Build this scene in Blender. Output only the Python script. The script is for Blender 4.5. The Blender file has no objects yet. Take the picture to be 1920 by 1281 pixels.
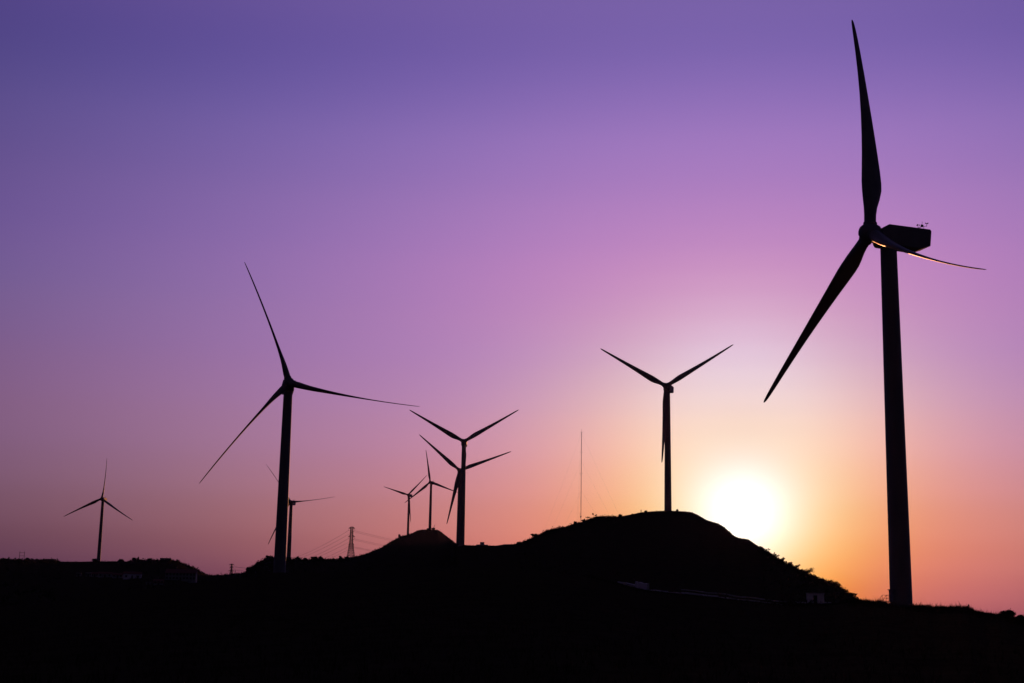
import bpy, bmesh, math, random
import numpy as np
from mathutils import Vector, Matrix, noise
random.seed(11)
SC = bpy.context.scene
COL = SC.collection
R = math.radians

# ------------------------------------------------------------------ camera
F_PX, PITCH, ROLL = 2667.0, R(11.24), R(0.97)
cam_d = bpy.data.cameras.new('camera'); cam = bpy.data.objects.new('camera', cam_d); COL.objects.link(cam)
cam_d.sensor_width = 36.0; cam_d.lens = F_PX / 1920 * 36.0; cam_d.clip_start = 0.1; cam_d.clip_end = 30000
CM = Matrix.Rotation(math.pi / 2 + PITCH, 3, 'X') @ Matrix.Rotation(ROLL, 3, 'Z')
cam.matrix_world = CM.to_4x4()
SC.camera = cam

def ray(px, py):
    """direction of a sight line, scaled to one metre along the ground"""
    d = CM @ Vector(((px - 960) / F_PX, -(py - 640.5) / F_PX, -1))
    return d / math.hypot(d.x, d.y)

def at(px, py, dist):
    return ray(px, py) * dist

# ------------------------------------------------------------------ helpers
def tag(o, label=None, cat=None, group=None, kind=None):
    for k, v in (('label', label), ('category', cat), ('group', group), ('kind', kind)):
        if v: o[k] = v
    return o

def thing(name, loc, label, cat, group=None, rz=0):
    o = bpy.data.objects.new(name, None); COL.objects.link(o)
    o.location = loc; o.rotation_euler.z = rz; o.empty_display_size = 0.5
    return tag(o, label, cat, group)

def link(name, me, parent=None, mat=None):
    o = bpy.data.objects.new(name, me); COL.objects.link(o)
    if mat is not None and not me.materials: me.materials.append(mat)
    if parent is not None: o.parent = parent
    return o

class MB:
    """collects verts and faces of one mesh"""
    def __init__(s): s.v = []; s.f = []; s.sm = []
    def add(s, vs, fs, smooth=False):
        b = len(s.v); s.v += [tuple(v) for v in vs]
        for f in fs: s.f.append(tuple(b + i for i in f)); s.sm.append(smooth)
    def box(s, x0, x1, y0, y1, z0, z1, M=None):
        vs = [Vector((x, y, z)) for z in (z0, z1) for x, y in ((x0, y0), (x1, y0), (x1, y1), (x0, y1))]
        if M is not None: vs = [M @ v for v in vs]
        s.add(vs, [(0, 3, 2, 1), (4, 5, 6, 7), (0, 1, 5, 4), (1, 2, 6, 5), (2, 3, 7, 6), (3, 0, 4, 7)])
    def tube(s, pts, rad, n=6, cap=True, smooth=True):
        pts = [Vector(p) for p in pts]
        if not hasattr(rad, '__len__'): rad = [rad] * len(pts)
        vs = []; ref = None
        for i, p in enumerate(pts):
            t = (pts[min(i + 1, len(pts) - 1)] - pts[max(i - 1, 0)]).normalized()
            if ref is None: ref = Vector((1, 0, 0)) if abs(t.x) < .8 else Vector((0, 1, 0))
            a = (ref - t * ref.dot(t)).normalized(); ref = a; b = t.cross(a)
            for k in range(n):
                q = 2 * math.pi * k / n
                vs.append(p + (a * math.cos(q) + b * math.sin(q)) * rad[i])
        fs = [(i * n + k, i * n + (k + 1) % n, (i + 1) * n + (k + 1) % n, (i + 1) * n + k) for i in range(len(pts) - 1) for k in range(n)]
        b0 = len(s.v); s.add(vs, fs, smooth)
        if cap:
            s.f.append(tuple(b0 + k for k in reversed(range(n)))); s.sm.append(False)
            e = b0 + (len(pts) - 1) * n; s.f.append(tuple(e + k for k in range(n))); s.sm.append(False)
    def lathe(s, prof, n=32, M=None, smooth=True):
        vs = []
        for r, z in prof:
            for k in range(n):
                q = 2 * math.pi * k / n; v = Vector((r * math.cos(q), r * math.sin(q), z)); vs.append(M @ v if M is not None else v)
        m = len(prof)
        fs = [(i * n + k, i * n + (k + 1) % n, (i + 1) * n + (k + 1) % n, (i + 1) * n + k) for i in range(m - 1) for k in range(n)]
        fs += [tuple(reversed(range(n))), tuple((m - 1) * n + k for k in range(n))]
        s.add(vs, fs, smooth)
    def mesh(s, name):
        me = bpy.data.meshes.new(name); me.from_pydata(s.v, [], s.f)
        me.polygons.foreach_set('use_smooth', s.sm); me.update(); return me
    def build(s, name, mat, parent=None): return link(name, s.mesh(name), parent, mat)

# ------------------------------------------------------------------ materials
def material(name, c1, c2, scale=1.0, rough=.8, spec=.3, bump=0.0, detail=6, stretch=(1, 1, 1), metal=0):
    m = bpy.data.materials.new(name); m.use_nodes = True; nt = m.node_tree; n = nt.nodes
    b = n['Principled BSDF']; b.inputs['Roughness'].default_value = rough; b.inputs['Specular IOR Level'].default_value = spec; b.inputs['Metallic'].default_value = metal
    tc = n.new('ShaderNodeTexCoord'); mp = n.new('ShaderNodeMapping'); mp.inputs['Scale'].default_value = stretch
    tx = n.new('ShaderNodeTexNoise'); tx.inputs['Scale'].default_value = scale; tx.inputs['Detail'].default_value = detail; tx.inputs['Roughness'].default_value = .6
    cr = n.new('ShaderNodeValToRGB'); cr.color_ramp.elements[0].position = .32; cr.color_ramp.elements[1].position = .7
    cr.color_ramp.elements[0].color = (*c1, 1); cr.color_ramp.elements[1].color = (*c2, 1)
    L = nt.links.new
    L(tc.outputs['Object'], mp.inputs['Vector']); L(mp.outputs['Vector'], tx.inputs['Vector']); L(tx.outputs['Fac'], cr.inputs['Fac']); L(cr.outputs['Color'], b.inputs['Base Color'])
    if bump:
        bp = n.new('ShaderNodeBump'); bp.inputs['Strength'].default_value = bump; bp.inputs['Distance'].default_value = .2
        L(tx.outputs['Fac'], bp.inputs['Height']); L(bp.outputs['Normal'], b.inputs['Normal'])
    return m

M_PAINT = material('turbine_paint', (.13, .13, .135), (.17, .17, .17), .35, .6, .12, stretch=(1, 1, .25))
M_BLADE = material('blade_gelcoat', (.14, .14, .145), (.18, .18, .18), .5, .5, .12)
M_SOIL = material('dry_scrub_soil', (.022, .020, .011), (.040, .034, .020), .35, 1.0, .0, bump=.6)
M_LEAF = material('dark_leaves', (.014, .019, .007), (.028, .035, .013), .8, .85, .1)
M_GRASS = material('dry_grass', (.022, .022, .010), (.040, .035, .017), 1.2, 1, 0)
M_BARK = material('bark', (.040, .030, .022), (.075, .058, .042), 6, .95, .1)
M_STEEL = material('galvanised_steel', (.13, .13, .14), (.2, .2, .21), 2, .7, .2)
M_CABLE = material('cable', (.06, .06, .065), (.10, .10, .10), 2, .6, .3)
M_CONC = material('concrete', (.30, .29, .28), (.46, .45, .43), .9, .9, .2, bump=.2)
M_WHITE = material('whitewash', (.55, .54, .54), (.70, .69, .68), .8, .85, .2)
M_PLASTER = material('weathered_plaster', (.20, .19, .19), (.30, .29, .29), .8, .9, .1)
M_TILE = material('red_roof_sheet', (.13, .035, .03), (.19, .055, .045), .8, .8, .2, stretch=(4, .3, 1))
M_DARK = material('dark_opening', (.012, .012, .014), (.02, .02, .022), 1, .5, .3)
M_ROAD = material('road_surface', (.14, .135, .13), (.22, .21, .20), .6, .95, .1)
M_STONE = material('rubble_stone', (.12, .11, .10), (.22, .20, .18), 1.6, .95, .1, bump=.4)

# ------------------------------------------------------------------ terrain: two ridges traced by bearing, each at its own distance
SKY = [(-60,1052,1430),(0,1051.5,1440),(40,1051,1445),(100,1052.5,1470),(130,1053.5,1480),(184,1053,1482),(240,1053,1470),(255,1051.5,1460),(300,1051,1450),(322,1051.5,1450),(333,1053,1450),(346,1058.5,1455),(365,1067,1470),(380,1076,1500),
 (392,1079.5,2300),(412,1080,2500),(425,1078,2550),(440,1076.5,2500),(460,1075,2300),(466,1071,1300),(474,1063,1250),(486,1056,1235),(500,1048.5,1235),(510,1046.5,1235),(517,1046,1235),(545,1049,1240),(570,1051,1260),(600,1050,1300),(640,1049.5,1480),(655,1047.5,1560),(668,1044.5,1600),(690,1038,1630),(700,1033.5,1640),
 (715,1027,1650),(735,1015,1660),(748,1008,1670),(763,1004,1680),(774,999.5,1690),(782,995,1690),(791,993.2,1690),(808,992.8,1690),(821,993.5,1690),(828,998,1680),(836,1004.5,1660),(846,1012,1600),(852,1016.5,1400),(857,1020,960),(875,1022.3,905),(890,1022.6,890),(930,1023,870),(950,1021.5,860),(966,1020,850),(977,1018.5,840),
 (988,1014.5,830),(1000,1008,825),(1008,1004,820),(1022,997,815),(1033,993,810),(1060,988,800),(1075,983,795),(1090,979.5,792),(1105,973.5,785),(1120,969,775),(1140,968.6,768),(1160,969,762),(1180,965.5,755),(1200,961,748),(1220,959,742),(1245,958,735),(1265,958,733),(1285,959,728),(1296,960.5,722),(1308,965,715),(1322,974,706),(1335,978.5,700),(1346,981.5,696),
 (1355,986.5,692),(1364,994,688),(1372,1001.5,685),(1380,1007,682),(1390,1010,678),(1397,1010.2,675),(1406,1013.5,670),(1420,1023,660),(1440,1037.5,645),(1460,1050,628),(1480,1062,612),(1500,1072,596),(1520,1081.5,580),(1545,1093,560),(1560,1101,548),(1575,1108.5,538),(1590,1118.5,525),(1603,1129,512),(1615,1136,500),(1700,1155,480),(1800,1172,470),(1990,1190,460)]
FORE = [(-60,1150,430),(0,1145,420),(100,1128,410),(230,1108,405),(300,1101,402),(380,1091,400),(430,1086,398),(480,1082,398),(500,1074,397),(560,1074,393),(600,1075,385),(700,1070,365),(800,1067,335),(900,1063,320),(1000,1069,310),(1100,1082,300),(1160,1097,296),(1195,1108,292),(1300,1119,284),(1400,1129,274),(1460,1135.5,268),(1500,1137,264),(1560,1135,258),
 (1600,1129.5,254),(1617,1129.5,252),(1640,1131,250),(1660,1132.5,248),(1688,1137,246),(1712,1139,243),(1737,1139.5,241),(1750,1142.5,240),(1762,1143,239),(1780,1142,237),(1800,1141.5,236),(1816,1143.5,234),(1828,1149,233),(1848,1154.5,231),(1870,1155.5,229),(1885,1158,228),(1905,1163,227),(1920,1166,225),(1990,1176,222)]
def table(rows):
    a, t, d = [], [], []
    for px, py, dd in rows:
        r = ray(px, py); a.append(math.atan2(r.x, r.y)); t.append(r.z); d.append(dd)
    pa = [-math.pi, -2.2, -1.2, -.6]; pb = [.6, 1.2, 2.2, math.pi]
    side = ([(.02, 900), (.03, 800), (.03, 1000), (.045, 1300)], [(.02, 480), (.03, 700), (.03, 800), (.02, 900)])
    if rows is FORE: side = ([(-.02, 250), (-.02, 250), (-.01, 300), (.0, 400)], [(-.005, 230), (-.02, 240), (-.02, 250), (-.02, 250)])
    a = pa + a + pb; t = [q[0] for q in side[0]] + t + [q[0] for q in side[1]]; d = [q[1] for q in side[0]] + d + [q[1] for q in side[1]]
    return np.array(a), np.array(t), np.array(d)
SA, ST, SD = table(SKY); FA, FT, FD = table(FORE)
def ridge(az): return float(np.interp(az, SA, SD)), float(np.interp(az, SA, ST))
def near(az): return float(np.interp(az, FA, FD)), float(np.interp(az, FA, FT))
def smooth(x): x = min(1, max(0, x)); return x * x * (3 - 2 * x)
def lump(x, y, s): return noise.fractal(Vector((x / s, y / s, 3.7)), 1.0, 2.1, 4)
def height(az, r):
    rS, tS = ridge(az); rF, tF = near(az); zS, zF = rS * tS, rF * tF
    x, y = r * math.sin(az), r * math.cos(az)
    if r <= rF:
        q = r / rF; z = -1.6 + (zF + 1.6) * (smooth(q) * .5 + q ** 1.5 * .5)
        z += lump(x, y, 9) * .10 * min(1, r / 12) + lump(x, y, 40) * .5 * q * (1 - q)
    elif r <= rS:
        q = (r - rF) / (rS - rF); z = zF + (zS - zF) * q ** 1.5 - 3.0 * math.sin(math.pi * min(1, q * 1.6)) * (1 - q) ** 2 * (1 if q < .62 else 0)
        z += lump(x, y, 14) * .22 * (1 - .5 * q) + lump(x, y, 70) * 3.0 * q * (1 - q)
    else:
        q = (r - rS) / (.7 * rS); z = zS - (zS * .30 + 6) * smooth(q) + lump(x, y, 14) * .11 * max(0, 1 - q) + lump(x, y, 160) * 4 * smooth(q)
        z -= max(0, r - 3600) * .03
    return z
def ground(px, py_hint, dist):
    """the point of the terrain at this bearing and distance"""
    r = ray(px, py_hint); az = math.atan2(r.x, r.y); return Vector((dist * math.sin(az), dist * math.cos(az), height(az, dist)))
def gz(p): return height(math.atan2(p[0], p[1]), math.hypot(p[0], p[1]))
def hit(px, py, start=60.0):
    """where a sight line meets the terrain, beyond START metres"""
    r = ray(px, py); az = math.atan2(r.x, r.y); d = start
    while d < 3500:
        if height(az, d) >= r.z * d: break
        d += 1.5
    return Vector((d * math.sin(az), d * math.cos(az), height(az, d)))
def crest(px):
    r = ray(px, 1050 if px < 1612 else 1140); az = math.atan2(r.x, r.y)
    d, t = ridge(az) if px < 1612 else near(az)
    return Vector((d * math.sin(az), d * math.cos(az), height(az, d)))

azs = list(np.radians(np.concatenate([np.linspace(-180, -60, 25)[:-1], np.linspace(-60, -22, 77)[:-1], np.linspace(-22, 22, 881)[:-1], np.linspace(22, 60, 77)[:-1], np.linspace(60, 180, 25)[:-1]])))
nF, nS, nB = 34, 44, 22
V = []; Fc = []
rings = nF + nS + nB
for az in azs:
    rS, _ = ridge(az); rF, _ = near(az)
    rs = [rF * ((i + 1) / nF) ** 1.7 for i in range(nF)] + [rF + (rS - rF) * (i + 1) / nS for i in range(nS)] + [rS + (4600 - rS) * ((i + 1) / nB) ** 2.4 for i in range(nB)]
    for r in rs: V.append((r * math.sin(az), r * math.cos(az), height(az, r)))
na = len(azs); V.append((0, 0, -1.6)); ctr = len(V) - 1
for i in range(na):
    j = (i + 1) % na
    Fc.append((ctr, j * rings, i * rings))
    for k in range(rings - 1): Fc.append((i * rings + k, j * rings + k, j * rings + k + 1, i * rings + k + 1))
me = bpy.data.meshes.new('hills'); me.from_pydata(V, [], Fc); me.polygons.foreach_set('use_smooth', [True] * len(Fc)); me.update()
bm = bmesh.new(); bm.from_mesh(me); bmesh.ops.recalc_face_normals(bm, faces=bm.faces)
if sum(f.normal.z for f in bm.faces) < 0: bmesh.ops.reverse_faces(bm, faces=bm.faces)
bm.to_mesh(me); bm.free()
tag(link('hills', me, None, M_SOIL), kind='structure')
# ------------------------------------------------------------------ wind turbines
BR = 41.0
def blade_mesh(bend, sweep, broad=1.0):
    """X to the leading edge, Y downwind, Z along the blade; bend lifts the tip upwind"""
    st = [(1.2, 2.0, 1.0), (2.2, 2.0, 1.0), (3.2, 2.05, .95), (4.6, 2.35, .74), (6.2, 2.85, .52), (7.8, 3.2, .39), (9.2, 3.25, .33), (11.5, 3.02, .28), (14.5, 2.66, .25), (18, 2.3, .225), (22, 1.93, .20), (26, 1.6, .185), (30, 1.33, .20), (34, 1.08, .22), (37, .9, .24), (39.2, .72, .26), (40.4, .52, .28), (40.9, .28, .28), (41, .08, .28)]
    n = 20; mb = MB(); vs = []
    for z, c, th in st:
        f_ = 1 + (broad - 1) * smooth((z - 2.6) / 5) * (1 - .75 * smooth((z - 10) / 20)); c *= f_; th /= f_ ** .6
        k = smooth((z - 2.4) / 5.5); tw = R(12) * (1 - smooth((z - 6) / 30)) * k
        q = (z / BR); oy = -bend * q ** 1.9; ox = sweep * q ** 1.5
        le = c * (.5 + (.40 - .5) * k)
        for i in range(n):
            a = 2 * math.pi * i / n
            cx = math.cos(a) * .5; cy = math.sin(a) * .5 * th
            xa = .5 + cx                                     # 1 at the leading edge, 0 at the trailing edge
            thick = th * 2.4 * math.sqrt(max(0, 1 - xa)) * (xa ** .85) * .62 * (1 if math.sin(a) >= 0 else -.62)
            x = (le - c * (1 - xa)); y = c * (cy * (1 - k) + thick * k)
            xr, yr = x * math.cos(tw) + y * math.sin(tw), -x * math.sin(tw) + y * math.cos(tw)
            vs.append((xr + ox, yr + oy, z))
    m = len(st)
    fs = [(i * n + k, i * n + (k + 1) % n, (i + 1) * n + (k + 1) % n, (i + 1) * n + k) for i in range(m - 1) for k in range(n)] + [tuple(reversed(range(n))), tuple((m - 1) * n + k for k in range(n))]
    mb.add(vs, fs, True); return mb.mesh('blade')
BLADES = {}
def nacelle_mesh():
    prof = [(1.5, -1.15), (1.5, .75), (2.7, 1.62), (10.45, 2.02), (10.75, 1.75), (10.65, -.95), (8.9, -1.72), (2.0, -1.92), (1.65, -1.55)]
    bm = bmesh.new(); w = 1.72
    a = [bm.verts.new((x, -w, z)) for x, z in prof]; b = [bm.verts.new((x, w, z)) for x, z in prof]
    bm.faces.new(a); bm.faces.new(list(reversed(b)))
    for i in range(len(prof)): j = (i + 1) % len(prof); bm.faces.new((a[j], a[i], b[i], b[j]))
    bmesh.ops.recalc_face_normals(bm, faces=bm.faces)
    bmesh.ops.bevel(bm, geom=list(bm.edges), offset=.13, segments=2, affect='EDGES', profile=.6)
    me = bpy.data.meshes.new('nacelle'); bm.to_mesh(me); bm.free(); return me
def hub_mesh():
    mb = MB(); mb.lathe([(.02, 1.95), (.45, 1.90), (.95, 1.68), (1.38, 1.2), (1.62, .55), (1.68, -.1), (1.62, -.9), (1.5, -1.35), (1.2, -1.52)], 28)
    for k in range(3):
        Mx = Matrix.Rotation(R(120 * k), 4, 'Z') @ Matrix.Rotation(R(90), 4, 'Y')     # collars where the blades are bolted on
        mb.lathe([(1.16, 1.0), (1.16, 1.78), (1.06, 1.92)], 22, Mx)
    return mb.mesh('hub')
def mast_mesh():
    mb = MB()
    for x in (0, .55): mb.tube([(x, 0, -.1), (x, 0, .62)], .035)
    mb.tube([(-.30, 0, .42), (.95, 0, .86)], .03)
    mb.tube([(.28, 0, .60), (.28, 0, 1.35)], .025)
    mb.box(.12, .46, -.05, .05, .62, .92)
    for x, z in ((-.30, .42), (.95, .86)):
        mb.tube([(x, 0, z - .08), (x, 0, z + .34)], .028)
        for k in range(3):
            q = k * 2.1 + x; mb.lathe([(.03, 0), (.09, .05), (.09, .10), (.02, .14)], 8, Matrix.Translation((x + .16 * math.cos(q), .16 * math.sin(q), z + .28)))
    return mb.mesh('weather_mast')
NAC, HUB, WMAST = nacelle_mesh(), hub_mesh(), mast_mesh()
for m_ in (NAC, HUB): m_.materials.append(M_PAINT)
WMAST.materials.append(M_STEEL)

def turbine(label, hub_px, dist, psi, phi, pitch, bend, sweep=0.0, tilt=4.6, base_r=1.86, top_r=1.36, door=False, sink=1.0, broad=1.0):
    H = at(*hub_px, dist); ps, tl = R(psi), R(tilt)
    a = Vector((math.sin(ps) * math.cos(tl), -math.cos(ps) * math.cos(tl), math.sin(tl)))     # upwind
    ah = Vector((math.sin(ps), -math.cos(ps), 0))
    u = (Vector((0, 0, 1)) - a * a.z).normalized(); r = (-a).cross(u)
    axis = H - ah * 3.45; base = Vector((axis.x, axis.y, 0)); base.z = gz(base)
    root = thing('wind_turbine', base, label, 'wind turbine', 'wind turbines on the hills')
    T0 = Matrix.Translation(-base)
    top = H.z - 1.9 - base.z
    mb = MB(); mb.lathe([(base_r + .5, -sink - .5), (base_r + .5, .12)], 40, None, False); prof = [(base_r, .05)]
    N = 24
    for i in range(N + 1):
        q = i / N; rr = base_r + (top_r - base_r) * q ** 1.05; z = .14 + (top - .14) * q; prof.append((rr, z))
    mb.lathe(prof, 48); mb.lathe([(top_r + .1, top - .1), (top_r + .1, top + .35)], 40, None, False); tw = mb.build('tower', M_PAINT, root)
    if door:
        d = MB(); Mx = Matrix.Rotation(R(door), 4, 'Z')
        d.box(base_r - .35, base_r + .17, -.55, .55, .75, 2.55, Mx); d.box(base_r - .3, base_r + .28, -.68, .68, 2.55, 2.68, Mx); d.build('door', M_STEEL, tw)
    tail = Matrix((( -a.x, (-a).cross(u).x * -1, u.x), (-a.y, (-a).cross(u).y * -1, u.y), (-a.z, (-a).cross(u).z * -1, u.z))).to_4x4()
    nc = link('nacelle', NAC, root); nc.matrix_basis = T0 @ Matrix.Translation(H) @ tail
    wm = link('weather_mast', WMAST, nc); wm.location = (9.5, 0, 1.96); wm.scale = (1.35,) * 3
    hm = Matrix(((u.x, (a.cross(u)).x, a.x), (u.y, (a.cross(u)).y, a.y), (u.z, (a.cross(u)).z, a.z))).to_4x4()
    hb = link('hub', HUB, root); hb.matrix_basis = T0 @ Matrix.Translation(H) @ hm @ Matrix.Rotation(R(-phi), 4, 'Z')
    key = (round(bend, 2), round(sweep, 2), broad)
    if key not in BLADES:
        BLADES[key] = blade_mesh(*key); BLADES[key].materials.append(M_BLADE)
    for k in range(3):
        f = R(phi + 120 * k); b = u * math.cos(f) + r * math.sin(f); t = -u * math.sin(f) + r * math.cos(f)
        pt = R(pitch); le = t * math.cos(pt) + a * math.sin(pt); nd = -(a * math.cos(pt) - t * math.sin(pt))
        Bm = Matrix(((le.x, nd.x, b.x), (le.y, nd.y, b.y), (le.z, nd.z, b.z))).to_4x4()
        bo = link('blade', BLADES[key], root); bo.matrix_basis = T0 @ Matrix.Translation(H) @ Bm
    return root, H, base

T1 = turbine('nearest and largest wind turbine, its long nacelle seen from the side', (1631, 437), 240.9, -74.5, 359, 86, 4.6, 2.15, door=200, base_r=1.78, broad=1.1)
T2 = turbine('wind turbine with thin curved blades, tall in front of the left ridge', (542, 718), 438.2, 11.8, 342, 80, 3.0)
T3 = turbine('wind turbine on top of the hill beside the setting sun', (1248.5, 724), 734.6, -19.7, 61.6, 6, 3.0)
T4 = turbine('wind turbine with Y-shaped rotor standing in the saddle between the hills', (869.5, 828), 914.4, -1.5, 59.7, 8, 2.3)
T5 = turbine('wind turbine directly behind the saddle turbine, its hub hidden by that tower', (861.5, 882), 1051.6, -8.4, 71, 8, 2.4)
T6 = turbine('small distant wind turbine on the left shoulder of the cone-shaped hill', (765, 928), 2070, -23.2, 48, 5, 3.0)
T7 = turbine('distant wind turbine on the summit of the cone-shaped hill', (806.5, 904), 1772, -19, 350.5, 5, 3.0)
T8 = turbine('lone wind turbine on the far left wooded hill', (191, 935), 1497, -3.2, 6, 48, 3.4, broad=1.15)
T9 = turbine('distant wind turbine mostly hidden behind the thick tower of the left turbine', (543.8, 941), 1263, -10, 328, 66, 3.2)
T10 = turbine('farthest wind turbine, only a blade tip showing over the cone-shaped hill', (800, 1017), 3000, -10, 25, 10, 2.3)
# ------------------------------------------------------------------ lattice pylons, pole, mast
def truss(mb, levels, rad, braces=True):
    """four legs through (z, half width) levels with ring and cross bracing"""
    for sx, sy in ((1, 1), (-1, 1), (-1, -1), (1, -1)):
        mb.tube([(sx * w, sy * w, z) for z, w in levels], rad, 5)
    cor = ((1, 1), (-1, 1), (-1, -1), (1, -1))
    for i, (z, w) in enumerate(levels):
        for k in range(4):
            (ax, ay), (bx, by) = cor[k], cor[(k + 1) % 4]
            if i: mb.tube([(ax * w, ay * w, z), (bx * w, by * w, z)], rad * .75, 4)
            if i + 1 < len(levels):
                z2, w2 = levels[i + 1]
                mb.tube([(ax * w, ay * w, z), (bx * w2, by * w2, z2)], rad * .7, 4); mb.tube([(bx * w, by * w, z), (ax * w2, ay * w2, z2)], rad * .7, 4)
def pylon(label, base, h, bw, arms, rad, rz):
    root = thing('lattice_pylon', base, label, 'pylon', 'lattice pylons of the power line', rz)
    waist = h * .46; lv = []
    for q in (0, .2, .38, .54, .68, .8, .9, 1): lv.append((-1 + (waist + 1) * q, bw / 2 + (bw * .21 - bw / 2) * q))
    for q in np.linspace(0, 1, 9)[1:]: lv.append((waist + (h - waist) * q, bw * .21 + (bw * .15 - bw * .21) * q))
    mb = MB(); truss(mb, lv, rad); mb.build('lattice_tower', M_CABLE, root)
    tips = []
    for z, L in arms:
        for s in (1, -1):
            am = MB(); w = bw * .17
            for sy in (1, -1): am.tube([(s * w, sy * w, z), (s * L, 0, z + .25)], rad * 1.2, 4); am.tube([(s * w, sy * w, z + 1.7), (s * L, 0, z + .3)], rad * 1.2, 4)
            for q in (.3, .6): am.tube([(s * (w + (L - w) * q), w * (1 - q), z + .1), (s * (w + (L - w) * q), -w * (1 - q), z + .1 + 1.2 * (1 - q))], rad * .6, 4)
            a = am.build('cross_arm', M_CABLE, root)
            im = MB(); im.lathe([(.05, 0), (.05, -.3)] + [(q, -.3 - .22 * i - (.1 if q > .1 else 0)) for i in range(9) for q in (.06, .16)] + [(.05, -2.6)], 8, Matrix.Translation((s * L, 0, z + .25))); im.build('insulator', M_CABLE, a)
            tips.append((z, s, Vector((s * L, 0, z - 2.3))))
    M = Matrix.Translation(base) @ Matrix.Rotation(rz, 4, 'Z')
    return root, [(z, s, M @ p) for z, s, p in tips]
b1 = ground(657.5, 1047, 1640); b1.z = at(657.5, 1046, 1640).z
top1 = at(659.5, 988, 1640).z - b1.z
P1, tips1 = pylon('tall lattice pylon on the ridge between the left turbine and the cone-shaped hill', b1, top1, 8.4, [(top1 - 1.9, 3.5), (top1 - 11.2, 3.6), (top1 - 20.2, 3.2)], .2, R(18))
b2 = ground(433.5, 1077, 2560); b2.z = min(b2.z, at(433, 1077, 2560).z)
top2 = at(434, 1057.3, 2560).z - b2.z
P2, tips2 = pylon('short far-off lattice pylon low in the dip left of the left turbine', b2, top2, 6.0, [(top2 - 1.9, 4.4), (top2 - 6.5, 3.4), (top2 - 12.5, 5.4)], .19, R(30))
mb = MB(); mb.tube([(0, 0, -1), (0, 0, 8.5)], [.3, .22], 6); mb.box(-.5, .5, -.15, .15, 5.6, 8.6)
p = ground(441, 1076, 2560); o = mb.build('signal_post', M_STEEL); o.location = p; tag(o, 'stubby post just right of the far-off pylon', 'post')

def cable(label, p, q, sag, rad):
    pts = [p.lerp(q, t) - Vector((0, 0, sag * 4 * t * (1 - t))) for t in np.linspace(0, 1, 33)]
    o = p.copy(); mb = MB(); mb.tube([v - o for v in pts], rad, 5); c = mb.build('power_cable', M_CABLE); c.location = o
    tag(c, label, 'power cable', 'cables of the power line')
names = {0: 'topmost', 1: 'middle', 2: 'lowest'}
far_end = [ground(872, 1030, 2150), ground(868, 1030, 2150)]
zs1 = sorted({z for z, s, v in tips1}, reverse=True); zs2 = sorted({z for z, s, v in tips2}, reverse=True)
for i in range(3):
    for s in (1, -1):
        a = next(v for z, ss, v in tips1 if z == zs1[i] and ss == s); b = next(v for z, ss, v in tips2 if z == zs2[i] and ss == s)
        w = 'right' if s == 1 else 'left'
        cable(f'{names[i]} cable sagging left from the {w} arm of the tall lattice pylon', a, b, 17, .11)
        e = Vector(far_end[0 if s == 1 else 1]); e.z = at(870, 1033, 2150).z - 7.5 * i - (2.2 if s < 0 else 0)
        cable(f'{names[i]} cable running right from the {w} arm of the tall lattice pylon', a, e, 3, .11)

# two-legged pole on the far left hill
root = thing('transmission_pole', ground(40.5, 1050, 1440), 'H-shaped twin pole with two crossbars on the far left hill', 'utility pole', None, R(12))
for x in (-2.15, 2.15):
    mb = MB(); mb.tube([(x, 0, -1.5), (x, 0, 8.4)], [.24, .16], 7); mb.build('pole', M_BARK, root)
    mb = MB(); mb.tube([(x, 0, 8.3), (x + .1, 0, 10.2)], [.09, .05], 5); mb.build('lightning_spike', M_STEEL, root)
for z in (7.3, 4.4):
    mb = MB(); mb.box(-2.5, 2.5, -.12, .12, z, z + .26); mb.build('crossbar', M_BARK, root)

# guyed mast
mb_ = ground(1089.2, 975, 792); top_m = at(1091.3, 806, 792).z - mb_.z
root = thing('guyed_mast', mb_, 'slender guyed lattice mast on the hill, left of the hilltop turbine', 'mast')
mb = MB(); w = .17
cor = [(w * math.cos(R(90 + 120 * k)), w * math.sin(R(90 + 120 * k))) for k in range(3)]
for x, y in cor: mb.tube([(x, y, -.6), (x, y, top_m - 1.2)], .04, 5)
z = 0; k = 0
while z < top_m - 2:
    for j in range(3): mb.tube([(*cor[(j + k) % 3], z), (*cor[(j + k + 1) % 3], z + .55)], .022, 4, cap=False)
    z += .55; k += 1
mb.tube([(0, 0, top_m - 1.4), (0, 0, top_m + .6)], [.06, .03], 5)
mb.build('lattice_mast', M_STEEL, root)
for z in (top_m - 1.6, top_m * .75, top_m * .52):
    mb = MB(); mb.tube([(-.75, 0, z), (.75, 0, z)], .03, 5)
    for s in (-1, 1): mb.tube([(s * .72, 0, z), (s * .72, 0, z + .4)], .025, 5); mb.lathe([(.03, 0), (.12, .05), (.12, .12), (.03, .18)], 8, Matrix.Translation((s * .72, 0, z + .38)))
    mb.build('sensor_arm', M_STEEL, root)
mb = MB(); mb.box(-.42, .12, -.42, -.17, 2.6, 3.5); mb.build('equipment_box', M_CONC, root); mb = MB(); mb.lathe([(.05, 0), (.3, .12), (.42, .3)], 14, Matrix.Translation((-.1, -.4, 3.1)) @ Matrix.Rotation(R(80), 4, 'X')); mb.build('dish_antenna', M_CONC, root); mb = MB(); mb.lathe([(.05, 0), (.25, .1), (.36, .28)], 14, Matrix.Translation((-.3, -.25, 4.5)) @ Matrix.Rotation(R(-70), 4, 'Y'))
mb.build('dish_antenna', M_CONC, root)
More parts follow.
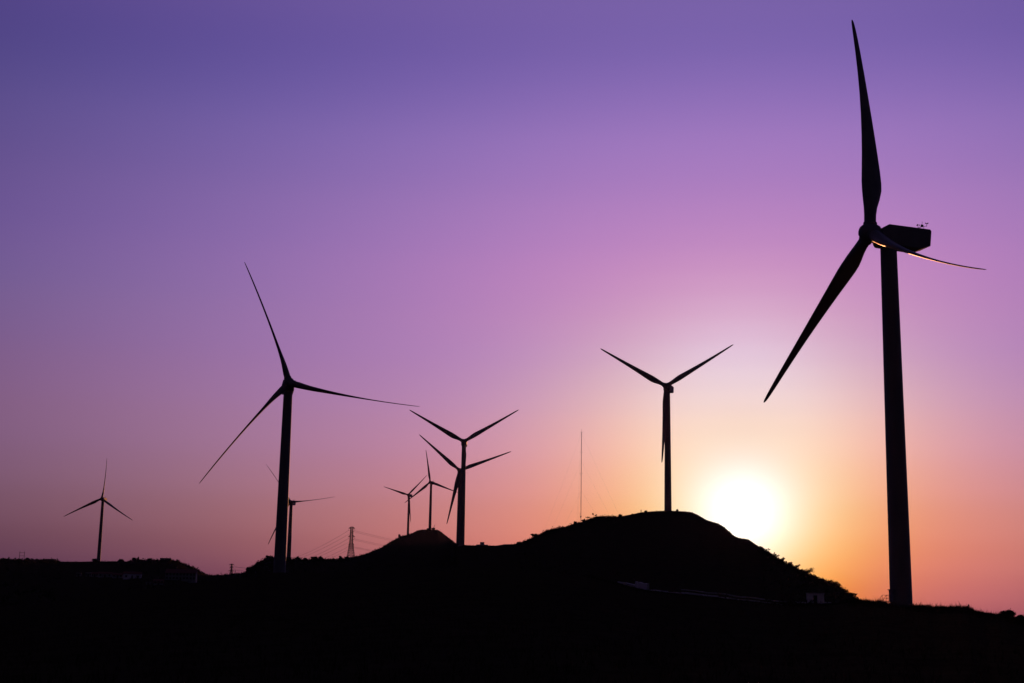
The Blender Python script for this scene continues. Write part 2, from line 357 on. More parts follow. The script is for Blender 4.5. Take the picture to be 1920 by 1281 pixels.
for k, qa in enumerate((22, 142, 262)):
    for z, d in ((top_m - 2, 26), (top_m * .66, 20), (top_m * .34, 12)):
        e = Vector((d * math.cos(R(qa)), d * math.sin(R(qa)), 0)); ez = gz(mb_ + e) - mb_.z
        mb = MB(); mb.tube([(0, 0, z), (e.x * .5, e.y * .5, (z + ez) / 2 - .5), (e.x, e.y, ez - .3)], .013, 4); mb.build('guy_wire', M_CABLE, root)

# ------------------------------------------------------------------ buildings
def face(p):
    """turn that makes local -Y look at the photographer"""
    return -math.atan2(p.x, p.y)
def house(name, label, p, w, d, h, roof, cat='building', group=None, rz=None, rows=0, cols=0, wall=M_WHITE, door=True, sink=3.0, rm=None):
    root = thing(name, p, label, cat, group, face(p) if rz is None else rz)
    mb = MB(); mb.box(-w / 2, w / 2, 0, d, -sink, h); mb.build('wall', wall, root)
    mb = MB(); e = .3
    if roof == 'flat':
        mb.box(-w / 2 - .2, w / 2 + .2, -.25, d + .2, h + .003, h + .22)
    elif roof == 'gable':
        rh = d * .28; vs = [(-w / 2 - e, -e, h - .05), (w / 2 + e, -e, h - .05), (w / 2 + e, d / 2, h + rh), (-w / 2 - e, d / 2, h + rh), (w / 2 + e, d + e, h - .05), (-w / 2 - e, d + e, h - .05)]
        vs = vs + [(x, y, z + .16) for x, y, z in vs]
        mb.add(vs, [(0, 3, 2, 1), (3, 5, 4, 2), (6, 7, 8, 9), (9, 8, 10, 11), (0, 1, 7, 6), (4, 5, 11, 10), (1, 2, 8, 7), (2, 4, 10, 8), (3, 0, 6, 9), (5, 3, 9, 11)])
        g = MB(); g.add([(-w / 2, 0, h), (-w / 2, d, h), (-w / 2, d / 2, h + rh - .1), (-w / 2 + .2, 0, h), (-w / 2 + .2, d, h), (-w / 2 + .2, d / 2, h + rh - .1)], [(0, 1, 2), (3, 5, 4), (0, 2, 5, 3), (2, 1, 4, 5)])
        g.build('gable_end', wall, root); g = MB(); g.add([(w / 2, 0, h), (w / 2, d, h), (w / 2, d / 2, h + rh - .1), (w / 2 - .2, 0, h), (w / 2 - .2, d, h), (w / 2 - .2, d / 2, h + rh - .1)], [(0, 2, 1), (3, 4, 5), (0, 3, 5, 2), (2, 5, 4, 1)]); g.build('gable_end', wall, root)
    mb.build('roof', rm or (M_TILE if roof == 'gable' else M_CONC), root)
    for r_ in range(rows):
        for c in range(cols):
            x = -w / 2 + w * (c + .5) / cols; z = .9 + r_ * (h / rows)
            if door and r_ == 0 and c == cols // 2: continue
            mb = MB(); ww = min(.6, w / cols * .32)
            for x0, x1, z0, z1 in ((x - ww - .08, x + ww + .08, z - .1, z), (x - ww - .08, x + ww + .08, z + 1.2, z + 1.3), (x - ww - .08, x - ww, z, z + 1.2), (x + ww, x + ww + .08, z, z + 1.2)): mb.box(x0, x1, -.06, .05, z0, z1)
            f = mb.build('window', wall, root); mb = MB(); mb.box(x - ww, x + ww, -.02, .03, z, z + 1.2); mb.build('pane', M_DARK, f)
    if door:
        x = 0 if cols % 2 or not cols else w / cols * .5
        mb = MB(); mb.box(x - .5, x + .5, -.05, .06, 0, 2.05); mb.build('door', M_DARK, root)
    return root
# hut under the sunset hill
p = hit(1529, 1132, 285); house('utility_hut', 'small white flat-roofed hut at the right foot of the sunset hill', p, 32 / F_PX * p.length * .97, 3.2, 17.0 / F_PX * p.length, 'flat', 'hut', sink=2.5)
def wall_run(name, label, pts, h, t, mat, cat, group=None, start=60, lift=.0):
    P = [hit(x, y, start) for x, y in pts]; Q = []
    for i in range(len(P) - 1):
        for k in range(5): Q.append(P[i].lerp(P[i + 1], k / 5))
    Q.append(P[-1]); o = Q[0].copy(); mb = MB(); vs = []
    for i, c in enumerate(Q):
        t_ = (Q[min(i + 1, len(Q) - 1)] - Q[max(0, i - 1)]); nrm = Vector((-t_.y, t_.x, 0)).normalized() * t / 2; g = gz(c) + lift
        for s, z in ((-1, g - .6), (-1, g + h), (1, g + h), (1, g - .6)): vs.append(Vector((c.x + nrm.x * s, c.y + nrm.y * s, z)) - o)
    fs = [(i * 4 + k, i * 4 + (k + 1) % 4, i * 4 + 4 + (k + 1) % 4, i * 4 + 4 + k) for i in range(len(Q) - 1) for k in range(4)] + [(3, 2, 1, 0), tuple(len(vs) - 4 + k for k in range(4))]
    mb.add(vs, fs); w = mb.build(name, mat); w.location = o; return tag(w, label, cat, group)
G_ = 'low pale walls along the hillside road'
wall_run('roadside_wall', 'long straight stretch of pale roadside wall nearest the white hut', [(1362, 1122.5), (1410, 1128), (1462, 1134.5)], .32, .35, M_WHITE, 'wall', G_, 290)
wall_run('roadside_wall', 'middle stretch of pale roadside wall below the sunset hill', [(1277, 1113), (1310, 1116), (1346, 1120)], .3, .35, M_WHITE, 'wall', G_, 290)
wall_run('roadside_wall', 'short pale roadside wall just right of the pale concrete bank', [(1219, 1108.3), (1252, 1111)], .3, .35, M_WHITE, 'wall', G_, 290)
wall_run('concrete_bank', 'bright concrete bank at the left end of the hillside road', [(1193, 1102), (1204, 1105), (1215, 1107.5)], 1.6, .6, M_CONC, 'retaining wall', None, 290)
wall_run('roadside_wall', 'thin pale wall tapering away at the far left end of the road', [(1158, 1092.5), (1175, 1095), (1191, 1098.5)], .3, .35, M_WHITE, 'wall', G_, 290)
wall_run('upper_wall', 'long faint retaining wall on the uphill side of the hillside road', [(1278, 1107.5), (1330, 1113), (1400, 1121.5), (1474, 1130)], .3, .4, M_CONC, 'retaining wall', None, 290)
wall_run('yard_wall', 'low yard wall touching the left side of the white hut', [(1491, 1130.5), (1511, 1131.5)], .35, .3, M_WHITE, 'wall', None, 285)
wall_run('yard_wall', 'low broken yard wall on the right side of the white hut', [(1547, 1131.5), (1559, 1131.8)], .3, .3, M_WHITE, 'wall', None, 285)
# the road between them
lo = [hit(x, y, 290) for x, y in ((1160, 1094), (1195, 1103), (1250, 1112), (1300, 1116.5), (1360, 1123), (1410, 1128.5), (1470, 1135))]
mb = MB(); vs = []
Q = [lo[i].lerp(lo[i + 1], k / 8) for i in range(len(lo) - 1) for k in range(8)] + [lo[-1]]
for i, c in enumerate(Q):
    out = Vector((c.x, c.y, 0)).normalized()
    for k in range(5):
        s = .4 + 1.0 * k; q = c + out * s; vs.append((q.x, q.y, gz(q) + .06))
mb.add(vs, [(i * 5 + k, i * 5 + k + 1, i * 5 + 6 + k, i * 5 + 5 + k) for i in range(len(Q) - 1) for k in range(4)], True)
tag(mb.build('road', M_ROAD), kind='structure')
# things on the saddle skyline
p = ground(904, 1022, 884); p.z -= .1; k_ = 884 / F_PX
root = thing('pump_house', p, 'tiny box-shaped pump house on a low plinth in the saddle', 'hut', None, face(p))
mb = MB(); mb.box(-11 * k_, 11 * k_, 0, 4, -1.5, 2.0 * k_); mb.build('plinth', M_CONC, root)
mb = MB(); mb.box(-4 * k_, 4 * k_, .6, 3.2, 2 * k_, 6.2 * k_); mb.build('wall', M_WHITE, root)
mb = MB(); mb.box(-4.3 * k_, 4.3 * k_, .45, 3.4, 6.2 * k_ + .003, 6.7 * k_); mb.build('roof', M_CONC, root)
mb = MB(); mb.box(-.4, .4, .55, .65, 2 * k_ + .01, 2 * k_ + 1.1); mb.build('door', M_DARK, root)
def ridge_wall(name, label, x0, x1, d, h0, h1, t, mat, step=None):
    mb = MB(); o = ground(x0, 1022, d); vs = []; n = 10
    for i in range(n + 1):
        c = ground(x0 + (x1 - x0) * i / n, 1022, d); h = h0 + (h1 - h0) * i / n
        out = Vector((c.x, c.y, 0)).normalized() * t / 2
        for s, z in ((-1, -1), (-1, h), (1, h), (1, -1)): vs.append(c + out * s + Vector((0, 0, z)) - o)
    fs = [(i * 4 + k, i * 4 + (k + 1) % 4, i * 4 + 4 + (k + 1) % 4, i * 4 + 4 + k) for i in range(n) for k in range(4)] + [(3, 2, 1, 0), tuple(n * 4 + k for k in range(4))]
    mb.add(vs, fs); w = mb.build(name, mat); w.location = o; tag(w, label, 'wall', 'stone walls on the saddle skyline')
ridge_wall('stone_wall', 'long low stone wall rising gently along the saddle skyline', 926, 968, 862, .15, .5, .7, M_STONE)
ridge_wall('stone_wall', 'short stepped stone wall where the saddle meets the sunset hill', 968.5, 978.5, 845, 1.0, .9, .8, M_STONE)
ridge_wall('stone_wall', 'upper short stone wall on the first step of the sunset hill', 980.5, 989, 838, 1.3, .5, .8, M_STONE)
mb = MB(); mb.box(-.2, .2, -.15, .15, -.4, 1.15); mb.lathe([(.03, 1.15), (.17, 1.2), (.2, 1.38), (.12, 1.52), (.02, 1.55)], 10)
o = mb.build('marker_post', M_STONE); o.location = ground(1202, 960, 746); tag(o, 'small upright marker post on the hilltop left of the hilltop turbine', 'post')

# left hill: flat building on top, sheds and houses on its slope
p = ground(310, 1051, 1450); p.z -= .3
house('hilltop_building', 'long flat-roofed building on the crest of the far left hill', p, 10.4, 7, 2.5, 'flat', 'building', rows=1, cols=5, sink=3, wall=M_CONC)
mb = MB(); mb.tube([(0, 0, -1), (0, 0, 1.9)], .1, 6); mb.tube([(-1.0, 0, 1.75), (.5, 0, 1.9)], .07, 5); mb.box(-1.25, -.7, -.12, .12, 1.6, 1.76)
o = mb.build('yard_lamp', M_STEEL); o.location = ground(295, 1051, 1450); tag(o, 'small lamp post with a side arm left of the hilltop building', 'lamp post')
S_ = 'low sheds in a row on the far left slope'
for x0, x1, y, h, lab, rf in ((143, 151, 1081, 2.2, 'smallest leftmost shed, at the far end of the row', 'flat'), (160, 170, 1081.3, 2.6, 'small pale shed, second from the far end of the row', 'flat'), (172, 183, 1082.3, 2.0, 'dim low shed between the small pale shed and the long one', 'gable'),
                              (185, 208, 1083, 2.4, 'long pale shed in the middle of the row', 'gable'), (211, 229, 1084, 1.9, 'dim long shed left of the brightest shed', 'gable'), (232, 263, 1085.5, 3.0, 'longest and brightest shed, at the right end of the row', 'gable')):
    p = hit((x0 + x1) / 2, y, 700); k_ = p.length / F_PX
    house('farm_shed', lab, p, (x1 - x0) * k_, 5, h, rf, 'shed', S_, rz=face(p) - R(3), rows=1, cols=3, sink=4, wall=M_WHITE if x1 > 260 else M_PLASTER)
p = hit(338, 1089, 700); k_ = p.length / F_PX
house('apartment_block', 'two-storey white block with rows of windows below the hilltop building', p, 54 * k_, 9, 13 * k_, 'gable', 'building', rz=face(p) - R(6), rows=2, cols=9, sink=6, wall=M_PLASTER)
p = hit(297, 1097, 700); k_ = p.length / F_PX
house('cottage', 'dim red-roofed cottage just below and left of the two-storey block', p, 17 * k_, 6, 4.2 * k_, 'gable', 'house', rows=1, cols=3, sink=4, wall=M_PLASTER)
p = hit(278, 1096.5, 700); k_ = p.length / F_PX
house('outbuilding', 'little outbuilding left of the dim red-roofed cottage', p, 9 * k_, 4, 4.0 * k_, 'flat', 'shed', rows=0, cols=0, sink=4, wall=M_PLASTER)

# steps with a handrail at the foot of the nearest turbine
H1, base1 = T1[1], T1[2]
dv = Vector((math.cos(R(200)), math.sin(R(200)), 0)); p = base1 + dv * 1.95; p.z = gz(base1)
root = thing('access_steps', p, 'metal steps with handrails at the foot of the nearest turbine', 'steps', None, R(200))
rise = .75
mb = MB(); mb.box(.05, 1.25, -.6, .6, rise - .08, rise)
mb.build('landing', M_STEEL, root)
for k in range(3):
    mb = MB(); mb.box(1.3 + .32 * k, 1.6 + .32 * k, -.55, .55, rise - .24 * (k + 1), rise - .24 * (k + 1) + .05); mb.build('tread', M_STEEL, root)
for s in (-1, 1):
    mb = MB(); y = .58 * s
    mb.tube([(.12, y, rise + 1.0), (1.25, y, rise + 1.0), (2.35, y, .35), (2.35, y, -.6)], .032, 6)
    mb.tube([(.12, y, rise + .5), (1.25, y, rise + .5), (2.3, y, -.1)], .022, 6)
    for x in (.14, 1.25): mb.tube([(x, y, -.7), (x, y, rise + 1.0)], .032, 6)
    mb.build('handrail', M_STEEL, root)
# ------------------------------------------------------------------ shrubs and small trees on the skylines
def leaf_quad(mb, c, s, rnd):
    n = Vector((rnd.gauss(0, 1), rnd.gauss(0, 1), rnd.gauss(0, 1))).normalized(); a = n.orthogonal().normalized(); a = Matrix.Rotation(rnd.random() * 6.28, 3, n) @ a; b = n.cross(a)
    mb.add([c - a * s, c + b * s * .45, c + a * s, c - b * s * .45], [(0, 1, 2, 3)])
def shrub(label, base, w, h, form='round', dens=1.0, seed=1, cat='shrub', name='shrub', group='shrubs along the skylines', leaf=None):
    rnd = random.Random(seed)
    root = thing(name, base, label, cat, group, rnd.random() * .6 - .3)
    tr = MB(); cr = MB(); leaf = leaf or max(.12, min(.34, h * .10))
    nb = {'flat': 7, 'round': 6, 'wispy': 4, 'sapling': 3, 'upright': 4}[form]
    lean = rnd.uniform(-.12, .12) * h; fork = h * (.35 if form != 'round' else .15)
    stem = Vector((lean * .4, 0, fork)); tr.tube([(0, 0, -.5), (lean * .15, .03, fork * .5), stem], [max(.05, h * .04), h * .034 + .02, h * .028 + .015], 6)
    centres = []
    for k in range(nb):
        q = 6.283 * k / nb + rnd.uniform(-.5, .5); rr = rnd.uniform(.55, 1) * w * .5
        if form == 'flat': e = Vector((math.cos(q) * rr, math.sin(q) * rr * .8, h * rnd.uniform(.5, .95)))
        elif form == 'round': e = Vector((math.cos(q) * rr * .72, math.sin(q) * rr * .72, h * rnd.uniform(.22, .8)))
        elif form == 'upright': e = Vector((math.cos(q) * rr * .5, math.sin(q) * rr * .5, h * rnd.uniform(.45, .95)))
        else: e = Vector((math.cos(q) * rr, math.sin(q) * rr * .5, h * rnd.uniform(.55, 1.0)))
        m = stem.lerp(e, .5) + Vector((0, 0, h * .08))
        tr.tube([stem, m, e], [h * .022 + .012, h * .014 + .01, .012], 5)
        centres.append((e, 1.0)); centres.append((m.lerp(e, .4), .7))
        for _ in range(2):
            e2 = e + Vector((rnd.uniform(-1, 1) * w * .16, rnd.uniform(-1, 1) * w * .16, rnd.uniform(-.1, .14) * h)); tr.tube([m, e2], [h * .012 + .008, .01], 4); centres.append((e2, .8))
    if form in ('round', 'upright'): centres += [(Vector((rnd.uniform(-.36, .36) * w, rnd.uniform(-.36, .36) * w, h * rnd.uniform(.05, .6))), 1.2) for _ in range(10)]
    spread = {'flat': (.17, .17, .20), 'round': (.17, .17, .14), 'wispy': (.09, .09, .06), 'sapling': (.07, .07, .08), 'upright': (.14, .14, .14)}[form]
    per = int({'flat': 26, 'round': 46, 'wispy': 12, 'sapling': 14, 'upright': 40}[form] * dens)
    for c, m in centres:
        for _ in range(int(per * m)):
            p = c + Vector((rnd.gauss(0, spread[0] * w * .5), rnd.gauss(0, spread[1] * w * .5), rnd.gauss(0, spread[2] * h * .6)))
            if p.z > .02: leaf_quad(cr, p, leaf * rnd.uniform(.6, 1.3), rnd)
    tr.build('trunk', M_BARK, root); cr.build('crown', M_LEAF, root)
    return root
SH = [ # px, width px, height px, form, label, category
 (1440.5, 7, 9, 'sapling', 'spindly sapling on the slope just right of the setting sun', 1.0),
 (1451, 8, 7, 'wispy', 'wispy see-through bush a little below the spindly sapling', 1.2),
 (1457, 9, 7, 'wispy', 'leaning open bush between the wispy bush and the dense round one', 1.6),
 (1466, 9, 8, 'round', 'dense round bush on the upper right slope of the sunset hill', 1.0),
 (1481, 12, 8, 'round', 'broad dark bush midway down the right slope of the sunset hill', 1.0),
 (1492, 13, 8, 'flat', 'open bush with sky showing under it, above the flat-topped tree', .9),
 (1503, 9, 5, 'round', 'low bush directly uphill of the flat-topped tree', 1.0),
 (1514, 20, 11, 'flat', 'flat-topped tree with spreading crown on the slope above the hut', 1.3),
 (1541, 14, 5, 'round', 'low smooth bush between the flat-topped tree and the loose thicket', 1.0),
 (1553, 12, 9, 'wispy', 'loose lacy thicket with sky showing through, left of the bushy tree', 1.4),
 (1565, 19, 15, 'round', 'largest bushy tree near the foot of the sunset hill', 1.5),
 (1578, 12, 8, 'round', 'rounded bush downhill of the largest bushy tree', 1.0),
 (1585, 10, 9, 'wispy', 'twiggy branch-like bush leaning out over the foot of the slope', .7),
 (1592, 18, 10, 'round', 'dome-shaped bush at the very foot of the sunset hill', 1.2),
 (1113, 8, 7.5, 'sapling', 'dark tufted sapling on the crest just right of the guyed mast', 2.6),
 (1101, 8, 5.5, 'wispy', 'thin wispy sapling between the guyed mast and the tufted sapling', .7),
 (1078, 7, 5, 'upright', 'small upright bush on the crest just left of the guyed mast', .8),
 (1094, 6, 4, 'round', 'low bush right at the foot of the guyed mast', .9),
 (1001, 9, 5.5, 'flat', 'overhanging bush on the lower left slope of the sunset hill', 1.8),
 (1163, 6, 4, 'round', 'small bush in the notch left of the hilltop', .9),
 (1270, 4, 3, 'round', 'tiny bush just right of the hilltop turbine foot', .9),
 (1211, 5, 2.6, 'round', 'tiny bush just right of the marker post', .9),
 (503, 9, 6, 'round', 'bush at the top of the ridge left of the big left tower', 1.2),
 (467, 9, 9, 'round', 'bush where the left ridge steps down to the far dip', 1.2),
 (558.5, 9, 6, 'round', 'round tree on the ridge just right of the big left tower', 1.1),
 (572, 7, 4.5, 'upright', 'small tree on the ridge, second right of the big left tower', 1.0),
 (590, 14, 6, 'round', 'wide tree clump on the ridge between the left tower and pylon', 1.8),
 (601, 9, 6, 'round', 'dark tree joined to the right end of the wide clump', 1.1),
 (638, 7, 6.5, 'upright', 'round-headed tree on the ridge a little left of the tall pylon', 1.2),
 (650, 8, 5, 'round', 'bush at the left foot of the tall lattice pylon', 1.1),
 (747.5, 4, 5, 'upright', 'single pointed bush on the left shoulder of the cone-shaped hill', 1.0),
 (801, 4, 2, 'round', 'low tuft on the summit of the cone-shaped hill', 1.0),
 (811, 5, 3, 'round', 'low tuft beside the far blade tip on the cone-shaped hill', 1.0),
 (8, 7, 5, 'round', 'leftmost tree of the far left treeline', 1.1),
 (15.5, 5, 4.5, 'upright', 'small pointed tree next to the leftmost tree', 1.1),
 (50.5, 7, 5, 'round', 'tree just right of the H-shaped twin pole', 1.1),
 (60, 4, 3.5, 'upright', 'small single tree right of the twin pole tree', 1.0),
 (82, 6, 3.6, 'round', 'tree in the middle of the far left treeline', 1.0),
 (100, 8, 4, 'round', 'last tree of the far left treeline before the bare stretch', 1.1),
 (227, 10, 4, 'round', 'spreading tree right of the lone far left turbine', 1.5),
 (251, 7, 6, 'round', 'dark round tree on the crest left of the hilltop building', 1.2),
 (258.5, 5, 5, 'upright', 'pointed tree beside the dark round tree on the crest', 1.2),
 (280, 8, 4, 'round', 'bush between the pointed tree and the hilltop building', 1.0),
 (333, 5, 3, 'round', 'bush on the crest right of the hilltop building', 1.0),
 (177, 9, 5, 'round', 'mound-like bush against the left foot of the lone far left turbine', 1.1),
]
for i, (px, w, h, form, lab, dens) in enumerate(SH):
    c = crest(px); k_ = math.hypot(c.x, c.y) / F_PX
    tree = 'tree' in lab.split(' with ')[0] and 'beside the' not in lab or 'tree' in lab and form in ('upright', 'flat', 'round') and lab.split()[2] in ('tree',)
    c.z -= .15
    shrub(lab, c, w * k_, h * k_ * 1.12, form, dens, 50 + i, 'tree' if tree else 'shrub', 'small_tree' if tree else 'shrub', leaf=max(.16, .9 * k_))
for px, w, h, form, lab, dens in ((1890, 22, 14, 'round', 'large round bush on the right foreground ridge near the frame edge', 2.2), (1913.5, 15, 11, 'round', 'round bush at the right end of the foreground ridge', 2.0),
                                  (1766, 9, 6, 'wispy', 'ragged weed clump on the foreground ridge right of the big tower', 1.6), (1815, 4, 9, 'sapling', 'tall single weed stalk on the foreground ridge', .9), (1842, 14, 5, 'round', 'low bush on the foreground ridge below the weed stalk', 1.2),
                                  (1614, 5, 3, 'wispy', 'small weed on the foreground ridge left of the metal steps', 1.2)):
    c = crest(px); k_ = math.hypot(c.x, c.y) / F_PX; c.z -= .08
    shrub(lab, c, w * k_, h * k_ * 1.1, form, dens, 300 + int(px), leaf=.13)

# ------------------------------------------------------------------ ground cover nobody could count
def scrub(name, label, spans, seed, mat, cat='undergrowth'):
    rnd = random.Random(seed); mb = MB()
    for x0, x1, n, size, hi in spans:
        for _ in range(n):
            px = rnd.uniform(x0, x1); r0 = ray(px, 1080); az = math.atan2(r0.x, r0.y); rS, _t = ridge(az); rF, _t = near(az)
            q = 1 - abs(rnd.gauss(0, .035)) if rnd.random() < hi else 1 - rnd.random() ** 1.3 * .85
            if rnd.random() < .1: q = 1 + rnd.random() * .05
            d = rF + (rS - rF) * q; s = size * rnd.uniform(.4, 1.25) * (1 if rnd.random() < .9 else 1.5)
            c = Vector((d * math.sin(az), d * math.cos(az), height(az, d)))
            for _k in range(9):
                p = c + Vector((rnd.gauss(0, s * .45), rnd.gauss(0, s * .45), abs(rnd.gauss(0, s * .38))))
                leaf_quad(mb, p, s * rnd.uniform(.18, .42), rnd)
    o = mb.build(name, mat); tag(o, label, cat, kind='stuff')
scrub('far_undergrowth', 'dark scrub covering the far left hill and the low ridge', [(-20, 108, 900, 2.2, .75), (108, 182, 260, .8, .7), (182, 240, 260, 1.1, .7), (240, 345, 700, 1.7, .7), (345, 395, 420, 2.0, .75), (395, 470, 420, 2.6, .8), (470, 520, 500, 1.7, .8), (520, 660, 1000, 1.7, .75)], 5, M_LEAF)
scrub('hill_undergrowth', 'low scrub on the cone-shaped hill and the sunset hill', [(660, 770, 800, 1.5, .7), (770, 855, 420, .8, .6), (855, 970, 400, .45, .5), (970, 1050, 900, .9, .7), (1050, 1165, 1100, .75, .7), (1165, 1300, 900, .38, .6), (1300, 1425, 1100, .40, .6), (1425, 1500, 1100, 1.0, .7), (1500, 1615, 1700, 1.25, .7)], 6, M_LEAF)
rnd = random.Random(9); mb = MB()
for i in range(26000):
    px = rnd.uniform(1590, 1935) if rnd.random() < .8 else rnd.uniform(1100, 1600); r0 = ray(px, 1140); az = math.atan2(r0.x, r0.y); rF, _t = near(az)
    if abs(px - 1688) < 24 and rnd.random() < .6: continue
    d = rF * (1 + rnd.gauss(0, .012)) if rnd.random() < .8 else rF * rnd.uniform(.7, 1)
    clump = .5 + .5 * noise.noise(Vector((px * .07, d * .3, 0)))
    c = Vector((d * math.sin(az), d * math.cos(az), height(az, d) - .03)); h = rnd.uniform(.2, .72) * (.35 + 1.1 * clump) * (1.7 if rnd.random() < .06 else 1)
    q = rnd.random() * 6.28; w = Vector((math.cos(q), math.sin(q), 0)) * .022; l = Vector((rnd.gauss(0, .22), rnd.gauss(0, .22), 0)) * h
    mb.add([c - w, c + w, c + w * .7 + l * .45 + Vector((0, 0, h * .6)), c + l + Vector((0, 0, h)), c - w * .7 + l * .45 + Vector((0, 0, h * .6))], [(0, 1, 2, 3, 4)])
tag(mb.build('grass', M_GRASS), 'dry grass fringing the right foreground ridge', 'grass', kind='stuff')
rnd = random.Random(10); mb = MB()
for i in range(9000):
    az = rnd.uniform(-.42, .42); d = 6 + 150 * rnd.random() ** 1.4; c = Vector((d * math.sin(az), d * math.cos(az), height(az, d) - .03)); h = rnd.uniform(.12, .4)
    for k in range(3):
        q = rnd.random() * 6.28; w = Vector((math.cos(q), math.sin(q), 0)) * .014; o_ = Vector((rnd.gauss(0, .06), rnd.gauss(0, .06), 0)); l = Vector((rnd.gauss(0, .3), rnd.gauss(0, .3), 0)) * h
        mb.add([c + o_ - w, c + o_ + w, c + o_ + l + Vector((0, 0, h))], [(0, 1, 2)])
tag(mb.build('meadow_grass', M_GRASS), 'short dark grass over the near slope', 'grass', kind='stuff')
import json
NISHITA_K = 0.0004
HAZE_D = 0.4e-5
